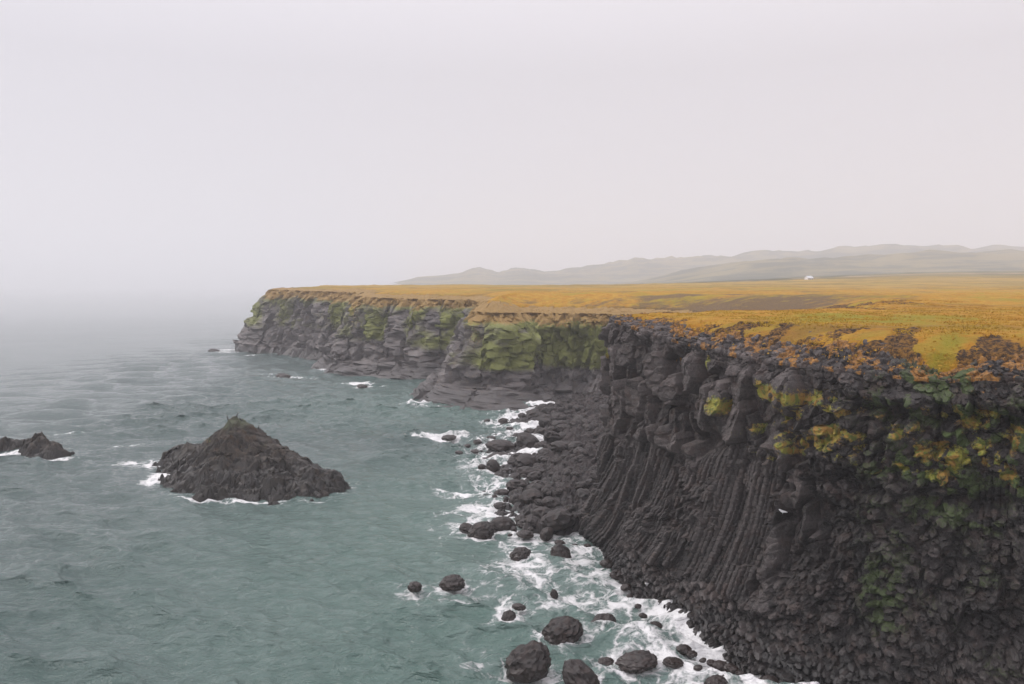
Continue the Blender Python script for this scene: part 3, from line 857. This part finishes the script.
# ------------------------------------------------------------------ sea stack and islet
def stack_mesh(sil, front, back, seed, name, growth=1.0):
    """sil: (px, py) of the skyline; front/back: (px, py) of the near and far waterline"""
    yc = W(*front[len(front) // 2])[1]
    fx = np.array([W(*p)[:2] for p in front]); bk = np.array([W(*p)[:2] for p in back])
    x0, x1 = fx[:, 0].min() - .2, fx[:, 0].max() + .2
    ymin, ymax = fx[:, 1].min() - 2, bk[:, 1].max() + 2
    nx = int((x1 - x0 + 2) / .10); ny = int((ymax - ymin) / .12)
    X, Y = np.meshgrid(np.linspace(x0 - 1, x1 + 1, nx), np.linspace(ymin, ymax, ny))
    yf = np.interp(X, fx[:, 0], fx[:, 1]); yb = np.interp(X, bk[:, 0], bk[:, 1])
    ym = yf * .42 + yb * .58
    sx = []; sz = []
    for px, py in sil:
        yr = yc
        for _ in range(6):
            a = (px - 512) / FPX; xx = a * yr
            yr = np.interp(xx, fx[:, 0], fx[:, 1]) * .42 + np.interp(xx, bk[:, 0], bk[:, 1]) * .58
        sx.append(a * yr); sz.append(W(px, py, 0)[1] and CAMZ - (py - 286) / FPX * yr)
    sx = np.array(sx); sz = np.array(sz); o = np.argsort(sx)
    top = np.interp(X, sx[o], sz[o], left=-1, right=-1)
    t = np.where(Y < ym, (Y - ym) / np.maximum(ym - yf, .1), (Y - ym) / np.maximum(yb - ym, .1))
    nz = fbm2(X / 3, Y / 3, 4, seed); nz2 = fbm2(X / 1.2, Y / 1.2, 4, seed + 3)
    tt = np.clip(np.abs(t) * (1 + .16 * nz), 0, 1.6)
    prof = np.where(tt < .82, 1 - .70 * (tt / .82) ** 1.15, .30 * (1 - (tt - .82) / .18))
    hgt = np.maximum(top, 0) * np.clip(prof, -.6, 1)
    hgt = np.where((tt > 1.0) | (top < 0), np.minimum(hgt, -.6 - (tt - 1).clip(0, 1)), hgt)
    f1, f2, a, b, c, du, dv = worley2(X / 1.3 + .3 * nz, Y / 1.0, seed + 5)
    g1, g2, a2, b2, c2, eu, ev = worley2(X / .5, Y / .45, seed + 6)
    K1, a, _b, _e = boxes((X + .5 * Y).ravel(), (Y - .3 * X).ravel(), 2.8, 1.1, seed + 5, .30, .6, 2.5, .35, (.5, .9)); K2, a2, _b2, _e2 = boxes(X.ravel(), (Y + .2 * X).ravel(), .6, .45, seed + 6, .10, .5, 3.0, .7)
    K1, a, K2, a2 = [q_.reshape(X.shape) for q_ in (K1, a, K2, a2)]
    blk = K1 + K2 - .38
    Z = hgt + blk * sst(.0, .8, hgt + .6) * np.where(tt < .12, .35, 1) + .12 * nz2
    mx = X + .25 * nz2 * sst(0, 1, hgt); my = Y - .5 * (a - .5) * sst(.3, 1.5, hgt)
    V = np.stack([mx.ravel(), my.ravel(), Z.ravel()], 1)
    F = grid_faces(ny, nx); F = F[(Z.ravel()[F] > -1.3).any(1)]
    used = np.unique(F); rm = np.full(len(V), -1); rm[used] = np.arange(len(used))
    h = Z / max(sz)
    ce = .5 * a + .5 * a2
    li = np.clip(.42 * np.exp(-((h - .52) / .14) ** 2) * (1 + nz) - .1, 0, 1)
    mo = growth * np.clip(sst(.55, .95, h) * (.55 + .5 * nz), 0, 1)
    li = li * growth
    wet = np.clip(1.5 - h * 2.3 + .3 * nz, 0, 1)
    ob = mesh_from(name, V[used], rm[F], M_stack, False, {"mask": np.stack([li.ravel(), mo.ravel(), ce.ravel()], 1)[used], "wet": wet.ravel()[used], "turf": (X * 0).ravel()[used]})
    return ob, fx, bk


stack, sf, sb = stack_mesh([(155, 462), (160, 455), (168, 449), (174, 446), (198, 446), (203, 440), (213, 432), (222, 427), (228, 420), (232, 417), (239, 417.5), (246, 423), (254, 430), (263, 437), (273, 443), (290, 453),
                            (306, 462), (318, 467), (330, 472), (340, 478), (349, 486)],
                           [(153, 467), (160, 474), (166, 490), (180, 497), (199, 500), (235, 501), (273, 502), (305, 501), (327, 498), (340, 494), (350, 488)],
                           [(153, 464), (166, 458), (200, 452), (240, 450), (280, 456), (320, 470), (350, 486)], 120, "sea_stack")
tag(stack, "large pyramid-shaped dark sea stack with a pale guano-streaked peak and sloping shoulder", "sea stack")
islet, jf, jb = stack_mesh([(-70, 450), (-40, 443), (-10, 440), (2, 436), (10, 440), (20, 439), (28, 436), (36, 434.5), (45, 441), (55, 446), (69, 454)],
                           [(-72, 456), (-30, 458), (0, 451), (14, 452), (30, 456), (50, 458), (62, 457), (70, 455)],
                           [(-72, 448), (-30, 444), (0, 444), (20, 446), (45, 447), (70, 453)], 140, "islet", .15)
tag(islet, "low jagged dark rock islet cut off by the picture edge, seaward of the stack", "rock islet")

for x_, y_ in list(sf) + list(sb): BLOBS.append((x_, y_, .9, .55))
for x_, y_ in list(jf) + list(jb): BLOBS.append((x_, y_, .8, .6))

# ------------------------------------------------------------------ sea
ax = np.concatenate([geo(-75, -9500, .8, 1.07)[::-1], axis([(-75, -20, 55 / .36), (-20, 27, 47 / .20)]), geo(27, 9500, .6, 1.12)])
ay = np.concatenate([axis([(12, 44, 60), (44, 100, 56 / .20), (100, 190, 90 / .32)]), geo(190, 420, .4, 1.006), geo(420, 9500, 2, 1.05)])
X, Y = np.meshgrid(ax, ay); x = X.ravel(); y = Y.ravel()
hx = np.tile(np.gradient(ax), len(ay)); hy = np.repeat(np.gradient(ay), len(ax)); hh = np.maximum(hx, hy)
z = np.zeros_like(x); dxx = np.zeros_like(x); dyy = np.zeros_like(x)
wr = np.random.default_rng(5)
patch = .75 + .45 * fbm2(x / 40, y / 40, 3, 111)
for i in range(46):
    lam = 1.1 * (16 / 1.1) ** (i / 45)
    th = math.radians(-100 + wr.normal() * 32)       # travelling towards the viewer and the shore
    k = 2 * math.pi / lam; a = .0200 * lam ** .68 * (.6 + .8 * wr.random())
    ph = wr.random() * 6.28
    fade = sst(2.2, 4.2, lam / hh)
    arg = k * (x * math.cos(th) + y * math.sin(th)) + ph + 1.2 * fbm2(x / (lam * 5), y / (lam * 5), 2, 200 + i)
    z += a * fade * np.sin(arg) * patch
    dxx += 1.0 * a * fade * np.cos(arg) * math.cos(th) * patch; dyy += 1.0 * a * fade * np.cos(arg) * math.sin(th) * patch
foam = np.zeros_like(x)
near_m = (y < 430) & (np.abs(x) < 160)
idx = np.nonzero(near_m)[0]
xn, yn_ = x[idx], y[idx]
fo = np.zeros(len(idx))
for (X0, Y0, R0, st) in BLOBS:
    m = (np.abs(xn - X0) < R0 + 5) & (np.abs(yn_ - Y0) < R0 + 5)
    d = np.hypot(xn[m] - X0, yn_[m] - Y0) - R0 * .95
    fo[m] = np.maximum(fo[m], st * (.50 * np.exp(-np.clip(d, 0, 9) / 1.1) + .22 * np.exp(-np.clip(d, 0, 9) / 3.2)))
# surf zone off the beach and the near cliff
sdv, _, _ = coast_sd(xn, yn_)
base = -sdv - 4.2                                   # metres seaward of the cliff foot
pn = fbm2(xn / 7, yn_ / 7, 4, 113)
cl_m = sst(30, 44, yn_) * sst(86, 79, yn_) * (xn > -12)
fo = np.maximum(fo, cl_m * (.30 * np.exp(-np.clip(base, 0, 40) / 1.3) + .46 * (1 + .45 * fbm2(xn / 2.6, yn_ / 2.6, 3, 114)) * np.exp(-(np.clip(base - 1, 0, 40) / 13) ** 2) * (1 + .55 * pn)))
xs = np.interp(yn_, shy, shx); off = xs - xn
bm_ = sst(76, 81, yn_) * sst(176, 166, yn_)
fo = np.maximum(fo, bm_ * (.70 * np.exp(-(np.clip(off - .5, 0, 40) / 7.5) ** 2) * (1 + .5 * pn)))
far_m = sst(165, 175, yn_) * (sdv < 0)
bwn = -sdv - 9
fo = np.maximum(fo, far_m * .42 * np.exp(-(np.clip(bwn, 0, 60) / 3.0) ** 2) * (1 + .9 * pn))
for px, py, rx, ry, st in [(230, 350, 5, 3, 1.05), (222, 353, 9, 3, .7), (247, 355, 6, 2, .8), (284, 377, 6, 2.5, .85), (300, 378, 6, 2, .6), (265, 375, 7, 2, .5), (357, 384, 6, 2.2, .85), (372, 386, 5, 2, .7), (325, 371, 4, 2, .9), (414, 403, 4, 2.2, 1.0), (428, 406, 5, 2, .7),
                           (437, 437, 5, 2, .95), (465, 437, 5, 3, .85), (68, 433, 4, 1.6, .75), (80, 434, 3, 1.4, .6), (118, 445, 5, 1.6, .6), (140, 463, 6, 3, .68), (152, 465, 3, 3, .85), (12, 453, 5, 1.6, .85), (160, 478, 2.5, 4, .9), (52, 459, 4, 1, .7),
                           (255, 500, 4, .9, .95), (240, 502, 3, .7, .8), (200, 501, 4, .8, .75), (310, 503, 3, .6, .6), (505, 606, 3, 2.2, .8), (462, 492, 4, 3, .72), (455, 515, 5, 2, .6), (480, 510, 4, 3, .8), (500, 517, 4, 2.5, .85), (490, 606, 5, 1.6, .6),
                           (440, 610, 3, 2, .45), (480, 655, 3, 3, .45), (500, 570, 4, 3, .6), (600, 575, 5, 4, .68), (640, 560, 4, 4, .6), (690, 672, 5, 3, .8), (735, 680, 4, 2.5, .85), (650, 650, 4, 2.5, .72)]:
    X0, Y0, _ = W(px, py)
    fo = np.maximum(fo, st * np.exp(-((xn - X0) / rx) ** 2 - ((yn_ - Y0) / (ry)) ** 2))
foam[idx] = np.clip(fo, 0, 1)
shal = np.zeros_like(x); shal[idx] = np.clip(sst(60, 5, -sdv - 5) * .9 * (xn > -70), 0, 1) * sst(260, 120, yn_)
ff = sst(0, 1, foam)
z = z * (1 + .8 * ff) + .22 * ff * fbm2(x / 1.3, y / 1.3, 3, 117) * (hh < .5)
sea = mesh_from("sea", np.stack([x + dxx, y + dyy, z], 1), grid_faces(len(ay), len(ax)), M_sea, True, {"foam": foam, "shallow": shal})
tag(sea, "grey-green choppy sea with lacy white foam around the rocks", kind="structure")


# ------------------------------------------------------------------ turf: tufts of dead grass along the near cliff top
def grass():
    n = 90000
    gx_ = RNG.uniform(8, 66, n); gy_ = 36 + 90 * RNG.random(n) ** 1.3
    sd, zr, fw = coast_sd(gx_, gy_)
    k = (sd > .4) & (gx_ < gy_ * .72 + 2) & ((sd > fw * .75) | (RNG.random(n) < .35))
    gx_, gy_, sd, zr, fw = gx_[k], gy_[k], sd[k], zr[k], fw[k]
    cl = fbm2(gx_ / 2.2, gy_ / 2.2, 3, 131)
    k = cl > -.25 + .3 * RNG.random(len(cl)); gx_, gy_, sd, zr, fw = gx_[k], gy_[k], sd[k], zr[k], fw[k]
    gz = land_z(gx_, gy_, sd, zr, fw) - .03
    n = len(gx_); B = 4
    V = np.zeros((n, B, 3, 3)); ang = RNG.uniform(0, 6.28, (n, B)); hgt = RNG.uniform(.05, .14, (n, 1)) * RNG.uniform(.7, 1.2, (n, B))
    wd = RNG.uniform(.02, .05, (n, B)); le = RNG.uniform(.05, .16, (n, B))
    ox = RNG.normal(0, .05, (n, B)); oy = RNG.normal(0, .05, (n, B))
    bx_ = gx_[:, None] + ox; by_ = gy_[:, None] + oy
    ca, sa = np.cos(ang), np.sin(ang)
    for j, s in ((0, -1), (1, 1)):
        V[:, :, j, 0] = bx_ - sa * wd * s; V[:, :, j, 1] = by_ + ca * wd * s; V[:, :, j, 2] = gz[:, None]
    V[:, :, 2, 0] = bx_ + ca * le; V[:, :, 2, 1] = by_ + sa * le; V[:, :, 2, 2] = gz[:, None] + hgt
    ra = np.repeat(RNG.random(n), B * 3)
    ga = gx_ / gy_
    gr = np.repeat(np.clip(.6 * np.exp(-((ga - .42) / .16) ** 2 - ((gy_ - 68) / 16) ** 2) + .5 * fbm2(gx_ / 9, gy_ / 9, 3, 133), 0, 1), B * 3)
    T = NT("dead_grass")
    a = T.attr("tone").outputs["Fac"]; g = T.attr("green").outputs["Fac"]
    c = T.mix(a, (.34, .17, .018), (.55, .31, .04)); c = T.mix(T.math('MULTIPLY', g, .7), c, (.32, .28, .03))
    T.link(c, T.b.inputs["Base Color"]); T.b.inputs["Roughness"].default_value = .8; T.b.inputs["Specular IOR Level"].default_value = .1
    o = mesh_from("grass", V.reshape(-1, 3), np.arange(n * B * 3).reshape(-1, 3), T.m, False, {"tone": ra, "green": gr})
    tag(o, "orange tufts of dead grass on the near cliff top", "grass", kind="stuff")


grass()


# ------------------------------------------------------------------ birds
def skin_bird(name, nodes, edges, mat, beak):
    me = bpy.data.meshes.new(name)
    me.from_pydata([n[:3] for n in nodes], edges, [])
    o = bpy.data.objects.new(name, me); COL.objects.link(o)
    m = o.modifiers.new("skin", 'SKIN'); m.use_smooth_shade = True
    for i, n in enumerate(nodes):
        me.skin_vertices[0].data[i].radius = (n[3], n[3]); me.skin_vertices[0].data[i].use_root = (i == 0)
    s = o.modifiers.new("sub", 'SUBSURF'); s.levels = 1; s.render_levels = 1
    dg = bpy.context.evaluated_depsgraph_get()
    em = bpy.data.meshes.new_from_object(o.evaluated_get(dg))
    o.modifiers.clear(); o.data = em; em.materials.clear(); em.materials.append(mat)
    b = bmesh.new()
    bmesh.ops.create_cone(b, cap_ends=True, segments=8, radius1=beak[4], radius2=.003, depth=beak[3])
    from mathutils import Matrix
    bmesh.ops.transform(b, matrix=Matrix.Translation(beak[:3]) @ Matrix.Rotation(math.pi / 2 + .15, 4, 'X'), verts=b.verts)
    bme = bpy.data.meshes.new("beak"); b.to_mesh(bme); b.free(); bme.materials.append(M_beak)
    bo = bpy.data.objects.new("beak", bme); COL.objects.link(bo); bo.parent = o
    return o


M_beak = simple("horn_beak", (.35, .25, .06), .5)
M_shag = simple("black_plumage", (.02, .02, .022), .5)
M_gull = simple("white_plumage", (.80, .80, .80), .6, .05)
shag = skin_bird("seabird", [(0, 0, .22, .09), (0, .10, .30, .11), (0, .18, .46, .085), (0, .20, .58, .05), (0, .18, .68, .045), (0, .25, .72, .05), (0, -.16, .12, .06), (0, -.32, .03, .03),
                             (.06, .02, .10, .03), (.06, .06, -.02, .02), (-.06, .02, .10, .03), (-.06, .06, -.02, .02)],
                 [(0, 1), (1, 2), (2, 3), (3, 4), (4, 5), (0, 6), (6, 7), (0, 8), (8, 9), (0, 10), (10, 11)], M_shag, (0, .33, .72, .12, .018))
gull = skin_bird("seabird", [(0, 0, .16, .085), (0, .12, .19, .09), (0, .22, .25, .06), (0, .27, .32, .058), (0, -.16, .14, .06), (0, -.30, .13, .025), (.04, .02, .08, .015), (.04, .03, -.02, .012), (-.04, .02, .08, .015), (-.04, .03, -.02, .012)],
                 [(0, 1), (1, 2), (2, 3), (0, 4), (4, 5), (0, 6), (6, 7), (0, 8), (8, 9)], M_gull, (0, .36, .31, .09, .015))


def raydown(obj, x, y):
    dg = bpy.context.evaluated_depsgraph_get()
    ok, loc, nrm, idx = obj.evaluated_get(dg).ray_cast(Vector((x, y, 60)), Vector((0, 0, -1)))
    return loc if ok else None


def dupbird(o):
    c = o.copy(); COL.objects.link(c)
    for ch in o.children:
        d = ch.copy(); COL.objects.link(d); d.parent = c
    return c


sx_ = [v.co for v in stack.data.vertices]
peak = max(sx_, key=lambda c: c.z)
BIRDS = [(-.9, .9, 1.0, "tall black seabird with upright neck on the seaward side of the sea stack's peak"),
         (.25, -.5, .85, "black seabird standing on the very top of the sea stack"),
         (.85, 2.2, .9, "black seabird perched just landward of the sea stack's peak"),
         (3.1, -2.0, .8, "black seabird standing apart on the upper slope of the sea stack")]
for i, (dx, rz, sc, lab) in enumerate(BIRDS):
    o = shag if i == 0 else dupbird(shag)
    p = raydown(stack, peak.x + dx, peak.y) or peak
    o.location = p; o.rotation_euler = (0, 0, rz); o.scale = (sc,) * 3
    tag(o, lab, "seabird", "black seabirds on the sea stack")


def raycam(obj, px, py):
    a = Vector((0, 0, CAMZ)); b = Vector(W(px, py, 0)) - a; b.normalize()
    dg = bpy.context.evaluated_depsgraph_get()
    ok, loc, nrm, idx = obj.evaluated_get(dg).ray_cast(a, b)
    return (loc, b) if ok else (None, b)


for i, (px, py, rz, lab) in enumerate([(783, 514, 1.2, "white gull perched on the broken blocks of the near cliff, beside the columns"),
                                       (647, 586, 2.4, "white gull low on the column ends at the foot of the near cliff")]):
    o = gull if i == 0 else dupbird(gull)
    p, b = raycam(cl, px, py)
    if p: o.location = p - b * .4 + Vector((0, 0, .02))
    o.rotation_euler = (0, 0, rz)
    tag(o, lab, "seabird", "white gulls on the near cliff")


# ------------------------------------------------------------------ far white house
def house(x, y):
    z = float(land_z(np.array([x]), np.array([y]))[0]) - .1
    e = empty("white_house", (x, y, z)); e.rotation_euler = (0, 0, .35)
    tag(e, "small white house standing alone far across the grass, in front of the hazy hills", "house")
    mw = simple("white_render", (.78, .78, .80), .8, .05); mr = simple("pale_roof", (.55, .57, .60), .6, .1); mg = simple("dark_glass", (.04, .05, .06), .15); md = simple("painted_door", (.25, .30, .36), .5)
    L, D, H, R = 2.3, 1.7, 1.9, 1.2
    def add(name, V, F, m, par=e):
        me = bpy.data.meshes.new(name); me.from_pydata(V, [], F); me.materials.append(m)
        o = bpy.data.objects.new(name, me); COL.objects.link(o); o.parent = par; return o
    add("wall", [(-L, -D, -1), (L, -D, -1), (L, D, -1), (-L, D, -1), (-L, -D, H), (L, -D, H), (L, D, H), (-L, D, H), (-L, 0, H + R), (L, 0, H + R)],
        [(0, 1, 5, 4), (2, 3, 7, 6), (1, 2, 6, 9, 5), (3, 0, 4, 8, 7)], mw)
    o_, t = .25, .15
    roof = add("roof", [(-L - o_, -D - o_, H - .2), (L + o_, -D - o_, H - .2), (L + o_, 0, H + R), (-L - o_, 0, H + R), (L + o_, D + o_, H - .2), (-L - o_, D + o_, H - .2),
                 (-L - o_, -D - o_, H - .2 + t), (L + o_, -D - o_, H - .2 + t), (L + o_, 0, H + R + t), (-L - o_, 0, H + R + t), (L + o_, D + o_, H - .2 + t), (-L - o_, D + o_, H - .2 + t)],
        [(6, 7, 8, 9), (9, 8, 10, 11), (0, 1, 7, 6), (5, 11, 10, 4), (0, 6, 9, 3), (3, 9, 11, 5), (1, 2, 8, 7), (2, 4, 10, 8), (1, 0, 3, 2), (2, 3, 5, 4)], mr)
    def box(name, c, s, m, par=e):
        V = [(c[0] + a * s[0], c[1] + b * s[1], c[2] + d * s[2]) for d in (-1, 1) for b in (-1, 1) for a in (-1, 1)]
        return add(name, V, [(0, 2, 3, 1), (4, 5, 7, 6), (0, 1, 5, 4), (2, 6, 7, 3), (0, 4, 6, 2), (1, 3, 7, 5)], m, par)
    box("chimney", (1.0, 0, H + R + .1), (.22, .22, .4), mw, roof)
    for xx in (-1.4, 1.4): box("window", (xx, -D - .02, 1.1), (.35, .05, .4), mg)
    box("door", (0, -D - .02, .75), (.38, .05, .85), md)


house(*[(808 - 512) / FPX * 560, 560])

# ------------------------------------------------------------------ haze, world, sun
bm = bmesh.new(); bmesh.ops.create_cube(bm, size=2)
me = bpy.data.meshes.new("haze"); bm.to_mesh(me); bm.free()
hz = bpy.data.objects.new("haze", me); COL.objects.link(hz)
zlo, zhi = -130.0, 380.0
hz.location = (0, 0, (zlo + zhi) / 2); hz.scale = (11000, 11000, (zhi - zlo) / 2)
m = bpy.data.materials.new("sea_haze"); m.use_nodes = True; nt = m.node_tree; nt.nodes.remove(nt.nodes["Principled BSDF"])
pv = nt.nodes.new("ShaderNodeVolumePrincipled"); pv.inputs["Color"].default_value = (.97, .965, .985, 1); pv.inputs["Density"].default_value = .00042; pv.inputs["Anisotropy"].default_value = .15
nt.links.new(pv.outputs[0], nt.nodes["Material Output"].inputs["Volume"]); me.materials.append(m)
tag(hz, "pale sea mist fading the far cliffs and hills", "haze", kind="stuff")

SUN_EL, SUN_AZ = math.radians(46), math.radians(-78)      # azimuth from +Y towards +X
w = bpy.data.worlds.new("World"); scene.world = w; w.use_nodes = True
nt = w.node_tree; bg = nt.nodes["Background"]
sky = nt.nodes.new("ShaderNodeTexSky"); sky.sky_type = 'NISHITA'; sky.sun_disc = False; sky.sun_elevation = SUN_EL; sky.sun_rotation = SUN_AZ
mx = nt.nodes.new("ShaderNodeMix"); mx.data_type = 'RGBA'; mx.inputs[0].default_value = .88; mx.inputs[7].default_value = (8.0, 7.55, 8.0, 1)
tc = nt.nodes.new("ShaderNodeTexCoord"); sp = nt.nodes.new("ShaderNodeSeparateXYZ"); nt.links.new(tc.outputs["Generated"], sp.inputs[0])
mr = nt.nodes.new("ShaderNodeMapRange"); mr.inputs[1].default_value = .25; mr.inputs[2].default_value = 1; mr.inputs[3].default_value = 1; mr.inputs[4].default_value = 3.0
nt.links.new(sp.outputs[2], mr.inputs[0])
vm = nt.nodes.new("ShaderNodeVectorMath"); vm.operation = 'SCALE'; vm.inputs[0].default_value = (8.15, 7.75, 8.2); nt.links.new(mr.outputs[0], vm.inputs[3]); nt.links.new(vm.outputs[0], mx.inputs[7])
nt.links.new(sky.outputs[0], mx.inputs[6]); nt.links.new(mx.outputs[2], bg.inputs["Color"]); bg.inputs["Strength"].default_value = .1
sd_ = bpy.data.lights.new("sun", 'SUN'); sd_.energy = 1.5; sd_.angle = math.radians(12); sd_.color = (1, .96, .90)
so = bpy.data.objects.new("sun", sd_); COL.objects.link(so)
dirv = Vector((math.sin(SUN_AZ) * math.cos(SUN_EL), math.cos(SUN_AZ) * math.cos(SUN_EL), math.sin(SUN_EL)))
so.rotation_euler = dirv.to_track_quat('Z', 'Y').to_euler(); so.location = (0, 0, 300)

# ------------------------------------------------------------------ render settings
scene.render.engine = 'CYCLES'
c = scene.cycles
c.max_bounces = 5; c.diffuse_bounces = 3; c.glossy_bounces = 3; c.volume_bounces = 2; c.transparent_max_bounces = 4
c.use_denoising = True
try: c.denoiser = 'OPENIMAGEDENOISE'
except Exception: pass
c.use_adaptive_sampling = False
vs = scene.view_settings
vs.view_transform = 'Standard'; vs.look = 'None'; vs.gamma = 1; vs.exposure = -0.12; vs.use_curve_mapping = False
